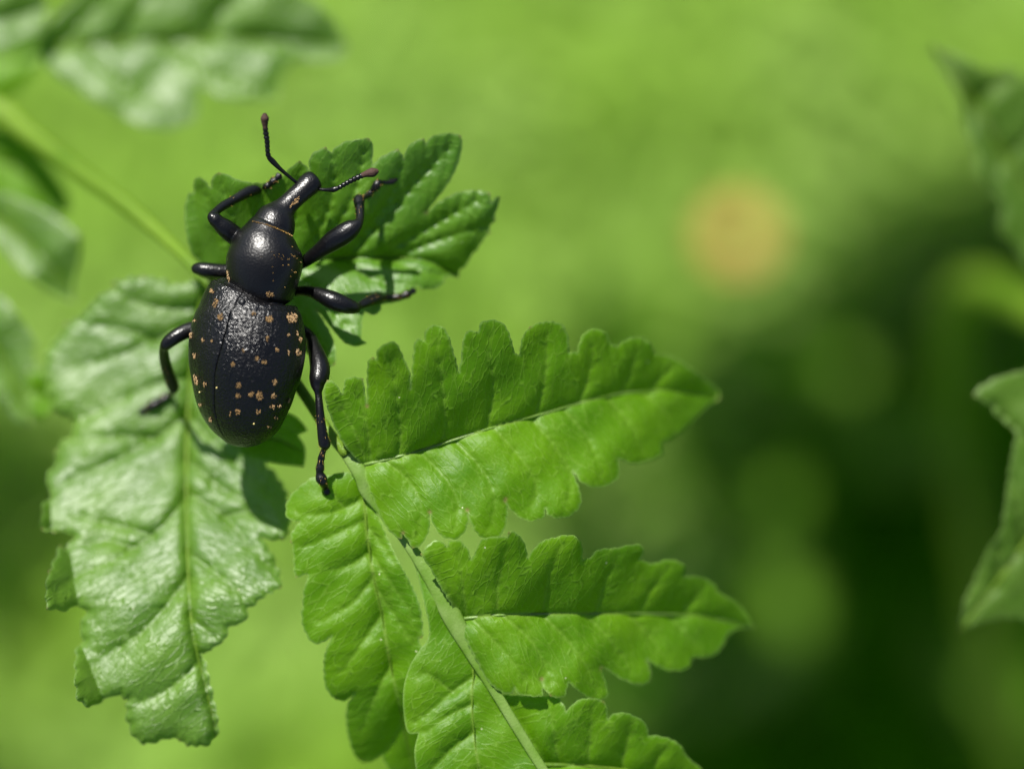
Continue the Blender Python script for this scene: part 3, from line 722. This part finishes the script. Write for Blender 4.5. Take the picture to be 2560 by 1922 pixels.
def cover(px, py):
    """how densely the bush shades the meadow seen at a photo pixel"""
    edge = 750 - 0.28 * (px - 1800)
    a = 1 / (1 + np.exp(-(py - edge) / 35.0)) / (1 + np.exp(-(px - 1560) / 70.0))
    band = 1 / (1 + np.exp(-(px - 1850) / 50.0)) / (1 + np.exp((py - edge - 290) / 45.0))
    a = a * (0.10 + 0.90 * band + 0.3 * np.exp(-((px - 2180) / 150) ** 2 - ((py - 1370) / 120) ** 2) + 0.4 * np.exp(-((px - 2250) / 180) ** 2 - ((py - 1900) / 130) ** 2))
    b = 0.11 * np.exp(-((px - 60) / 170) ** 2 - ((py - 1500) / 300) ** 2)
    return np.clip(np.maximum(a, b), 0, 1)
flower(1845, 590)
r = np.random.default_rng(21)
V, F = [], []
SW = np.array(SUN_W)
for _ in range(7500):
    px, py = r.uniform(-300, 3300), r.uniform(500, 2500)
    if r.uniform() > cover(px, py): continue
    g0 = bgpt(px, py, 2.3)
    if min(np.linalg.norm(np.cross(g0 - q_, SW)) for q_ in SEEDP) < 0.5 or np.linalg.norm(np.cross(g0 - SEEDP[0], SW)) < 1.5: continue
    c = g0 + SW * r.uniform(25, 33)
    a = r.uniform(0, 6.283); ln, wd_ = r.uniform(0.7, 1.3), r.uniform(0.35, 0.6)
    d = np.array([math.cos(a), math.sin(a), r.uniform(-0.4, 0.4)]); e = np.array([-d[1], d[0], r.uniform(-0.5, 0.5)])
    o_ = len(V)
    V += [c - d * ln, c - d * 0.3 * ln + e * wd_, c + d * 0.4 * ln + e * wd_ * 0.8, c + d * ln, c + d * 0.4 * ln - e * wd_ * 0.8, c - d * 0.3 * ln - e * wd_]
    F += [(o_, o_ + 1, o_ + 2, o_ + 3), (o_, o_ + 3, o_ + 4, o_ + 5)]
V = np.array(V)
cb = V.mean(0) + [26, -3, 0]; cb[2] = 0.3
BU = empty('shade_bush', cb, 'leafy bush added out of view to shade the dark hollow', 'bush')  # added out of view, only to cast shade on the hollow
o = mk('shade_foliage', V, F, BLADE, BU, smooth=False); o['kind'] = 'stuff'
for k in range(4):
    tp = V[r.integers(0, len(V))]
    pts = np.array([cb, cb + (tp - cb) * [0.15, 0.15, 0.4], cb + (tp - cb) * [0.5, 0.5, 0.75], tp])
    v1 = tube((pts - ORG) @ RN, np.array([0.35, 0.28, 0.18, 0.06]), 8, 5, up=(0, 1, 0))
    mk('shade_branch', world(v1[0]), v1[1], STALK, BU)

# =================================================================== the beetle
camW = Vector(world([0, 0, D]))
def leaf_z(px, py, default=0.0):
    tgt = Vector(world(P(px, py, 0.0))); d = (tgt - camW).normalized()
    best = None
    for b in LEAF_BVH:
        h = b.ray_cast(camW, d)
        if h[0] is not None and (best is None or h[3] < best[0]): best = (h[3], h[0])
    if best is None: return default
    return float((np.array(best[1]) - ORG)[None, :] @ RN[:, 2])

wb = world(P(640, 800, 0.1))
BT = empty('weevil', wb, 'black weevil beetle with tan spots clinging to the lobed leaf', 'beetle')

def ring_loft(rows, n=40, sub=6, dorsal=0.85, ventral=0.65, scale=1.0, power=2.0):
    """rows: px,py,z,half width px,roll deg -> ring array (frame)"""
    q = catmull(np.array(rows, float), sub)
    c = P(q[:, 0], q[:, 1], q[:, 2])
    tan = np.gradient(c, axis=0); tan /= np.linalg.norm(tan, axis=1)[:, None]
    a = np.linspace(0, 2 * np.pi, n, endpoint=False)
    R = []
    for i in range(len(c)):
        ro = math.radians(q[i, 4])
        up0 = np.array([-math.sin(ro), 0, math.cos(ro)])
        s = np.cross(tan[i], up0); s /= np.linalg.norm(s)
        u = np.cross(s, tan[i])
        w = max(q[i, 3], 1.0) * K * scale
        h = np.where(np.sin(a) > 0, dorsal, ventral)
        R.append(c[i] + w * (np.cos(a)[:, None] * s + (h * np.sin(a))[:, None] * u))
    return np.array(R)

ELY = [(632, 724, 0.46, 70, 8), (627, 735, 0.46, 91, 9), (621, 752, 0.46, 111, 10), (620, 775, 0.46, 127, 15), (620, 805, 0.46, 140, 19), (620, 860, 0.45, 150, 25), (617, 915, 0.43, 149, 31), (614, 962, 0.41, 139, 34),
       (614, 1012, 0.385, 126, 38), (617, 1062, 0.36, 100, 42), (619, 1091, 0.345, 70, 44), (621, 1107, 0.335, 40, 44), (622, 1115, 0.33, 8, 44)]
PRO = [(650, 744, 0.47, 60, 10), (651, 736, 0.48, 76, 10), (655, 712, 0.50, 86, 11), (658, 678, 0.52, 93, 11), (663, 645, 0.53, 94, 11), (668, 610, 0.53, 83, 11), (676, 582, 0.525, 65, 11), (682, 568, 0.52, 55, 11), (684, 565, 0.52, 48, 11)]
HEAD = [(672, 590, 0.52, 46, 12), (684, 565, 0.515, 53, 12), (691, 551, 0.51, 51, 12), (699, 538, 0.505, 45, 12), (707, 526, 0.50, 34, 14), (716, 515, 0.495, 27, 14), (730, 501, 0.485, 25.5, 14), (746, 486, 0.47, 25.5, 14), (762, 471, 0.455, 27.5, 14), (775, 459, 0.44, 29, 14), (786, 449, 0.425, 26, 14), (791, 445, 0.42, 18, 14)]
parts = []
parts.append(loft(ring_loft(ELY, 44, 5, 0.80, 0.70, 0.94)))
parts.append(loft(ring_loft(PRO, 44, 5, 0.86, 0.80)))
parts.append(loft(ring_loft(HEAD, 36, 5, 0.85, 0.9)))
# legs: px, py, z (None = rests on the leaf), radius px
LEGS = {
 'fl': [(640, 640, .33, 18), (612, 612, .40, 19), (585, 588, .46, 21), (562, 570, .50, 20), (545, 556, .52, 16), (535, 546, .53, 15), (531, 541, .53, 11), (539, 530, .50, 9), (558, 515, .44, 10), (585, 500, .38, 10), (615, 483, .31, 12), (640, 473, .25, 13), (648, 471, .23, 9), (656, 470, .21, 6), (668, 465, None, 8), (674, 461, None, 6), (684, 453, None, 9), (690, 448, None, 5), (698, 440, None, 4), (704, 434, None, 2)],
 'fr': [(700, 668, .30, 18), (745, 662, .33, 13), (770, 648, .38, 14), (800, 626, .43, 17), (830, 604, .47, 22), (858, 586, .50, 23), (880, 571, .51, 20), (892, 562, .51, 14), (897, 556, .50, 10), (900, 545, .47, 9), (900, 528, .42, 10), (898, 512, .37, 11), (898, 500, .33, 13), (902, 496, .31, 9), (910, 494, .28, 6), (922, 486, None, 8), (928, 480, None, 6), (940, 466, None, 10), (946, 458, None, 9), (955, 456, None, 5), (972, 457, None, 5), (990, 450, None, 4), (995, 447, None, 2)],
 'mr': [(680, 735, .28, 16), (735, 728, .30, 11), (770, 728, .36, 12), (800, 737, .41, 16), (830, 750, .44, 20), (858, 761, .44, 19), (878, 767, .42, 16), (888, 769, .40, 13), (896, 766, .36, 9), (915, 757, .30, 11), (937, 748, .22, 13), (950, 746, .17, 11), (960, 745, .13, 6), (972, 744, None, 8), (980, 743, None, 6), (996, 742, None, 8), (1004, 741, None, 6), (1018, 736, None, 10), (1024, 733, None, 6), (1036, 727, None, 4), (1040, 722, None, 2)],
 'hr': [(700, 800, .25, 16), (768, 835, .28, 13), (785, 868, .36, 16), (796, 900, .43, 20), (800, 925, .47, 22), (797, 948, .50, 21), (795, 964, .51, 16), (795, 974, .52, 11), (796, 985, .52, 8), (799, 1020, .53, 9), (803, 1060, .53, 10), (808, 1095, .52, 12), (812, 1112, .51, 13), (811, 1121, .50, 7), (807, 1130, .49, 6), (803, 1146, .47, 8), (802, 1155, .46, 7), (800, 1170, .45, 10), (799, 1180, .44, 8), (803, 1195, .43, 13), (808, 1206, .42, 10), (813, 1220, None, 6), (818, 1231, None, 5), (821, 1238, None, 2)],
 'ml': [(620, 690, .28, 16), (575, 680, .30, 16), (540, 677, .31, 16), (512, 674, .31, 16), (498, 672, .30, 14), (491, 672, .28, 12), (492, 676, .22, 9), (505, 682, .12, 9), (520, 688, .02, 10), (532, 692, -.04, 10), (540, 694, -.08, 7), (552, 698, None, 8), (564, 704, None, 7)],
 'hl': [(560, 815, .26, 16), (505, 818, .30, 17), (470, 826, .33, 17), (445, 838, .35, 16), (425, 852, .35, 15), (415, 862, .34, 13), (410, 870, .31, 10), (410, 885, .25, 11), (413, 905, .18, 12), (420, 930, .11, 13), (429, 955, .04, 14), (434, 968, .0, 13), (432, 978, -.03, 8), (424, 987, None, 7), (412, 995, None, 10), (402, 1001, None, 9), (390, 1009, None, 12), (376, 1016, None, 11), (366, 1022, None, 7), (352, 1030, None, 5), (345, 1034, None, 2)],
}
LEGPTS = {}
def resolve(rows):
    out = []
    for (x, y, z, r) in rows:
        if z is None: z = leaf_z(x, y, out[-1][2]) + r * K * 0.8
        out.append((x, y, z, r))
    a = np.array(out, float)
    # foot heights smooth
    return a
for k_, rows in LEGS.items():
    a = resolve(rows); LEGPTS[k_] = a
    parts.append(tube(P(a[:, 0], a[:, 1], a[:, 2]), a[:, 3] * K * 1.15, 14, 5))
    # paired claw at the end of the foot and the tibial spur
    e = P(a[-3, 0], a[-3, 1], a[-3, 2]); e2 = P(a[-1, 0], a[-1, 1], a[-1, 2])
    dv = e2 - e; dv /= np.linalg.norm(dv); sv_ = np.cross(dv, [0, 0, 1])
    for s in (-1, 1):
        parts.append(tube(np.array([e, e + dv * 0.02 + sv_ * s * 0.016, e + dv * 0.045 + sv_ * s * 0.02 + [0, 0, -0.008]]), np.array([0.010, 0.009, 0.005]), 8, 4))
bv_, bf_ = merge(parts)
tmp = mk('tmp', world(bv_), bf_, CHITIN)
md = tmp.modifiers.new('r', 'REMESH'); md.mode = 'VOXEL'; md.voxel_size = 0.0072; md.adaptivity = 0
ms_ = tmp.modifiers.new('s', 'SMOOTH'); ms_.factor = 0.5; ms_.iterations = 3
dg = bpy.context.evaluated_depsgraph_get()
me = bpy.data.meshes.new_from_object(tmp.evaluated_get(dg))
bpy.data.objects.remove(tmp)
me.name = 'body'
co = np.empty(len(me.vertices) * 3); me.vertices.foreach_get('co', co); co = co.reshape(-1, 3)
body_bvh = BVHTree.FromPolygons([Vector(c) for c in co], [tuple(p.vertices) for p in me.polygons])
me.vertices.foreach_set('co', (co - np.array(BT.location)).ravel())
me.polygons.foreach_set('use_smooth', [True] * len(me.polygons))
me.materials.clear(); me.materials.append(CHITIN)
body = bpy.data.objects.new('body', me); COL.link(body); body.parent = BT

# wing cases
q = catmull(np.array(ELY, float), 16)
cE = P(q[:, 0], q[:, 1], q[:, 2])
tanE = np.gradient(cE, axis=0); tanE /= np.linalg.norm(tanE, axis=1)[:, None]
def elytron(side):
    nT = 110
    th = np.linspace(0.0, math.radians(112), nT)
    V = []
    for i in range(len(cE)):
        ro = math.radians(q[i, 4]); up0 = np.array([-math.sin(ro), 0, math.cos(ro)])
        s = np.cross(tanE[i], up0); s /= np.linalg.norm(s)
        if s[0] < 0: s = -s
        u = np.cross(s, tanE[i]) ; u = u if u[2] > 0 else -u
        w = max(q[i, 3], 2.0) * K
        arc = th * w
        rad = 1.0 - 0.014 * np.exp(-(arc / 0.008) ** 2) * min(1, w / 0.2)
        for gi_, g_ in enumerate((9, 19, 29, 39, 49, 59, 69, 79, 89)):     # rows of small pits
            rad = rad - (0.0035 + 0.0035 * math.sin(i * 0.9 + gi_ * 2.1)) * np.exp(-((np.degrees(th) - g_) / 1.3) ** 2) * min(1, w / 0.25)
        gap = 0.0010
        hgt = np.where(th < np.pi / 2, 0.86, 0.72)
        X = (np.maximum(np.sin(th) * w * rad, gap))[:, None] * s * side + (np.cos(th) * w * hgt * rad)[:, None] * u
        V.append(cE[i] + X)
    V = np.array(V); m, n_ = V.shape[:2]
    F = [(i * n_ + j, i * n_ + j + 1, (i + 1) * n_ + j + 1, (i + 1) * n_ + j) for i in range(m - 1) for j in range(n_ - 1)]
    if side > 0: F = [f[::-1] for f in F]
    wv = world(V.reshape(-1, 3))
    o = mk('elytron', wv, F, ELYTRA, BT)
    # closed shell of some thickness, folded under at its rim
    so = o.modifiers.new('thickness', 'SOLIDIFY'); so.thickness = 0.012; so.offset = -1 if side > 0 else -1
    return o, BVHTree.FromPolygons([Vector(a) for a in wv], F)
EL, bvL = elytron(-1)
ER, bvR = elytron(1)
EL['label'] = 'wing case on the side of the shining leaflet, strongly foreshortened'
# scutellum: small shield between the wing cases
sp = P(606, 755, 0.46 + 100 * K * 0.86)

def hit(px, py, trees):
    d = (Vector(world(P(px, py, 0.0))) - camW).normalized(); best = None
    for k, b in enumerate(trees):
        h = b.ray_cast(camW, d)
        if h[0] is not None and (best is None or h[3] < best[3]): best = (h[0], h[1], k, h[3])
    return best

def flakes(cx, cy, w, h, trees, tilt=0.0, n=None, size=(2.2, 7.5), r=rng, ragged=0.35, axis=(0.04, -1)):
    """cluster of little elongated scales lying on the shell; sizes in photo pixels"""
    n = n or int(max(4, w * h / 10.0))
    V, F = [], []
    owner = None
    for _ in range(n):
        a, rr = r.uniform(0, 6.283), math.sqrt(r.uniform(0, 1))
        dx, dy = rr * w * 0.5 * math.cos(a), rr * h * 0.5 * math.sin(a)
        ct, st = math.cos(tilt), math.sin(tilt)
        x, y = cx + dx * ct - dy * st + r.normal(0, ragged), cy + dx * st + dy * ct + r.normal(0, ragged)
        hh = hit(x, y, trees)
        if hh is None: continue
        p, nn, k, _ = hh
        if owner is None: owner = k
        nn = nn if nn.dot(camW - p) > 0 else -nn
        ang = math.atan2(axis[1], axis[0]) + r.normal(0, 0.22)
        d2 = Vector(world(P(x + 3 * math.cos(ang), y - 3 * math.sin(ang), 0)) - world(P(x, y, 0)))
        d2 = (d2 - nn * d2.dot(nn)).normalized(); s2 = nn.cross(d2)
        L_ = r.uniform(0.7, 1.2) * size[1] * K * 0.5; W_ = r.uniform(0.7, 1.2) * size[0] * K * 0.5
        b0 = len(V); lift = 0.004 + r.uniform(0, 0.002)
        V += [p + d2 * L_ + nn * lift * 1.6, p + s2 * W_ + nn * lift, p - d2 * L_ + nn * 0.001, p - s2 * W_ + nn * lift, p + nn * lift * 1.9]
        F += [(b0, b0 + 1, b0 + 4), (b0 + 1, b0 + 2, b0 + 4), (b0 + 2, b0 + 3, b0 + 4), (b0 + 3, b0, b0 + 4)]
    return V, F, owner

SPOTS = [(540, 758, 13, 26, .3), (531, 728, 15, 12, 0), (552, 792, 17, 16, 0), (634, 784, 13, 11, 0), (673, 798, 25, 15, .15), (729, 795, 33, 29, .3), (669, 848, 9, 14, 0), (720, 835, 5, 12, 0), (743, 834, 5, 14, 0), (749, 848, 10, 14, 0),
  (693, 874, 12, 10, -.3), (720, 884, 6, 14, 0), (745, 881, 17, 18, 0), (642, 896, 10, 12, 0), (660, 904, 17, 7, .2), (583, 913, 12, 14, 0), (609, 877, 4, 6, 0), (531, 853, 7, 5, 0), (507, 850, 11, 10, 0), (478, 838, 8, 18, 0),
  (487, 889, 10, 15, 0), (490, 949, 13, 27, -.4), (514, 962, 10, 16, -.2), (596, 963, 16, 13, .4), (596, 989, 15, 11, .2), (628, 985, 16, 16, 0), (649, 988, 21, 24, 0), (686, 954, 17, 13, 0), (684, 990, 15, 14, 0), (680, 1017, 13, 10, 0),
  (698, 1014, 14, 6, 0), (576, 1032, 8, 13, 0), (594, 1030, 17, 14, 0), (646, 1028, 14, 14, 0), (527, 1048, 10, 15, -.3), (502, 1012, 5, 11, -.3), (688, 1043, 13, 8, 0), (722, 1001, 8, 13, 0), (487, 802, 5, 8, 0), (673, 1066, 13, 6, 0)]
for (x, y, w, h, tl) in SPOTS:
    v, f, ow = flakes(x, y, w * 0.8, h * 0.88, (bvL, bvR), tl)
    if v: mk('scale_patch', np.array(v), f, FLAKE, EL if ow == 0 else ER, smooth=False)['kind'] = 'stuff'
for (x, y) in ((542, 970), (499, 981), (635, 1060)):
    hh = hit(x, y, (bvL, bvR))
    if hh:
        c = np.array(hh[0]); u = []
        for i in range(5):
            ph = -math.pi / 2 + math.pi * i / 4
            for j in range(8):
                u.append(c + 0.0055 * np.array([max(math.cos(ph), .02) * math.cos(j * .785), max(math.cos(ph), .02) * math.sin(j * .785), math.sin(ph) + 0.8]))
        v1 = loft(np.array(u).reshape(5, 8, 3))
        mk('pollen_grain', v1[0], v1[1], POLLEN, EL if hh[2] == 0 else ER)
# scales on neck shield and beak
bt = (body_bvh,)
for (x, y, w, h, tl, ax, nn_) in ((676, 735, 23, 11, .05, (0.1, -1), None), (572, 692, 5, 28, -.2, (0, -1), 14), (737, 506, 9, 34, .72, (0.7, 0.75), None)):
    v, f, ow = flakes(x, y, w, h, bt, tl, n=nn_, axis=ax)
    if v: mk('scale_patch', np.array(v), f, FLAKE, BT, smooth=False)['kind'] = 'stuff'
v, f = [], []
for _ in range(34):
    a_, b_, _w = flakes(min(rng.normal(712, 24), 750), rng.normal(655, 34), 1, 1, bt, 0, n=1, size=(1.0, 2.6))
    o_ = len(v); v += a_; f += [tuple(j + o_ for j in g_) for g_ in b_]
o = mk('fine_scales', np.array(v), f, GOLD, BT, smooth=False); o['kind'] = 'stuff'
# golden fringe on the front rim of the neck shield
V, F = [], []
for i in range(70):
    t = i / 69
    x = 632 + 96 * t; y = 553 + 14 * t + 22 * t * t
    a_, b_, _ = flakes(x, y + 2, 2, 2, bt, 0, n=1, size=(1.5, 5), axis=(0.95, -0.3))
    o_ = len(V); V += a_; F += [tuple(j + o_ for j in g_) for g_ in b_]
if V: mk('collar_fringe', np.array(V), F, GOLD, BT, smooth=False)['kind'] = 'stuff'
# bristles along shins and feet
V, F = [], []
for k_, (i0, i1, n_) in {'fl': (8, 18, 70), 'fr': (9, 20, 65), 'mr': (9, 19, 70), 'hr': (9, 22, 100), 'hl': (7, 19, 70)}.items():
    a = LEGPTS[k_][i0:i1]; cc = catmull(np.column_stack([P(a[:, 0], a[:, 1], a[:, 2]), a[:, 3] * K]), 5)
    for _ in range(n_):
        i = rng.integers(1, len(cc) - 1)
        t = cc[i + 1, :3] - cc[i, :3]; t /= np.linalg.norm(t) + 1e-9
        nrm = np.cross(t, rng.normal(size=3)); nrm /= np.linalg.norm(nrm)
        p0 = cc[i, :3] + nrm * cc[i, 3] * 0.92; p0 = p0 + nrm * cc[i, 3] * 0.12; p1 = p0 + nrm * 0.011 + t * rng.uniform(0.008, 0.022)
        s = np.cross(nrm, t) * 0.0011
        o_ = len(V); V += [p0 - s, p0 + s, p1, p0 + t * 0.004 - nrm * 0.001]; F += [(o_, o_ + 1, o_ + 2), (o_ + 1, o_ + 3, o_ + 2), (o_ + 3, o_, o_ + 2)]
o = mk('leg_bristles', world(np.array(V)), F, GOLD, BT, smooth=False); o['kind'] = 'stuff'
# antennae
def antenna(rows, label=None):
    a = np.array(rows, float)
    fr = catmull(np.column_stack([P(a[:, 0], a[:, 1], a[:, 2]), a[:, 3]]), 14)
    ln = np.r_[0, np.cumsum(np.linalg.norm(np.diff(fr[:, :3], axis=0), axis=1))]
    m = (a[:, 3] * 0 + 1)
    bead = np.ones(len(fr))
    i0, i1 = 4 * 14, (len(a) - 4) * 14     # beaded whip between elbow and club
    tt = (ln[i0:i1] - ln[i0]) / (ln[i1] - ln[i0])
    bead[i0:i1] = 0.84 + 0.30 * np.abs(np.sin(tt * 7 * np.pi))
    v, f = tube(fr[:, :3], fr[:, 3] * K * bead, 10, 1)
    o = mk('antenna', world(v), f, CHITIN, BT)
    c = fr[i1 - 6:]
    v, f = tube(c[:, :3], c[:, 3] * K * 1.04, 12, 1)
    mk('antenna_club', world(v), f, CLUB, o)
antenna([(748, 462, .46, 4), (728, 446, .50, 4.2), (702, 424, .56, 5), (682, 404, .60, 7), (672, 392, .62, 6), (669, 376, .64, 5.5), (668, 355, .66, 6), (665, 335, .68, 6.5), (663, 318, .70, 6), (662, 306, .71, 8), (662, 295, .72, 9.5), (662, 284, .73, 4)])
antenna([(786, 470, .44, 4), (803, 474, .46, 4), (820, 475, .48, 5), (834, 474, .50, 7), (846, 470, .51, 5.5), (858, 463, .52, 5.5), (876, 453, .53, 6), (892, 445, .54, 6.5), (908, 438, .55, 6.5), (920, 434, .55, 9), (933, 431, .55, 11), (946, 427, .55, 4)])
# eyes on the sides of the head
for (x, y, z) in ((672, 528, 0.50), (722, 545, 0.47)):
    c = P(x, y, z); u = []
    for i in range(9):
        ph = -math.pi / 2 + math.pi * i / 8
        for j in range(14):
            u.append(c + np.array([0.022 * max(math.cos(ph), .02) * math.cos(j * .4488), 0.030 * max(math.cos(ph), .02) * math.sin(j * .4488), 0.03 * math.sin(ph)]))
    v1 = loft(np.array(u).reshape(9, 14, 3))
    mk('eye', world(v1[0]), v1[1], EYE, BT)
# scutellum
hh = hit(606, 757, (bvL, bvR, body_bvh))
if hh:
    c = np.array(hh[0]); u = []
    for i in range(5):
        ph = math.pi / 2 * i / 4
        for j in range(12):
            a = j * math.pi / 6
            rr = math.cos(ph) * (0.026 if math.sin(a) > 0 else 0.04)
            u.append(((c - ORG) @ RN) + np.array([0.024 * math.cos(ph) * math.cos(a), rr * math.sin(a), 0.016 * math.sin(ph) - 0.002]))
    v1 = loft(np.array(u).reshape(5, 12, 3))
    mk('scutellum', world(v1[0]), v1[1], CHITIN, BT)
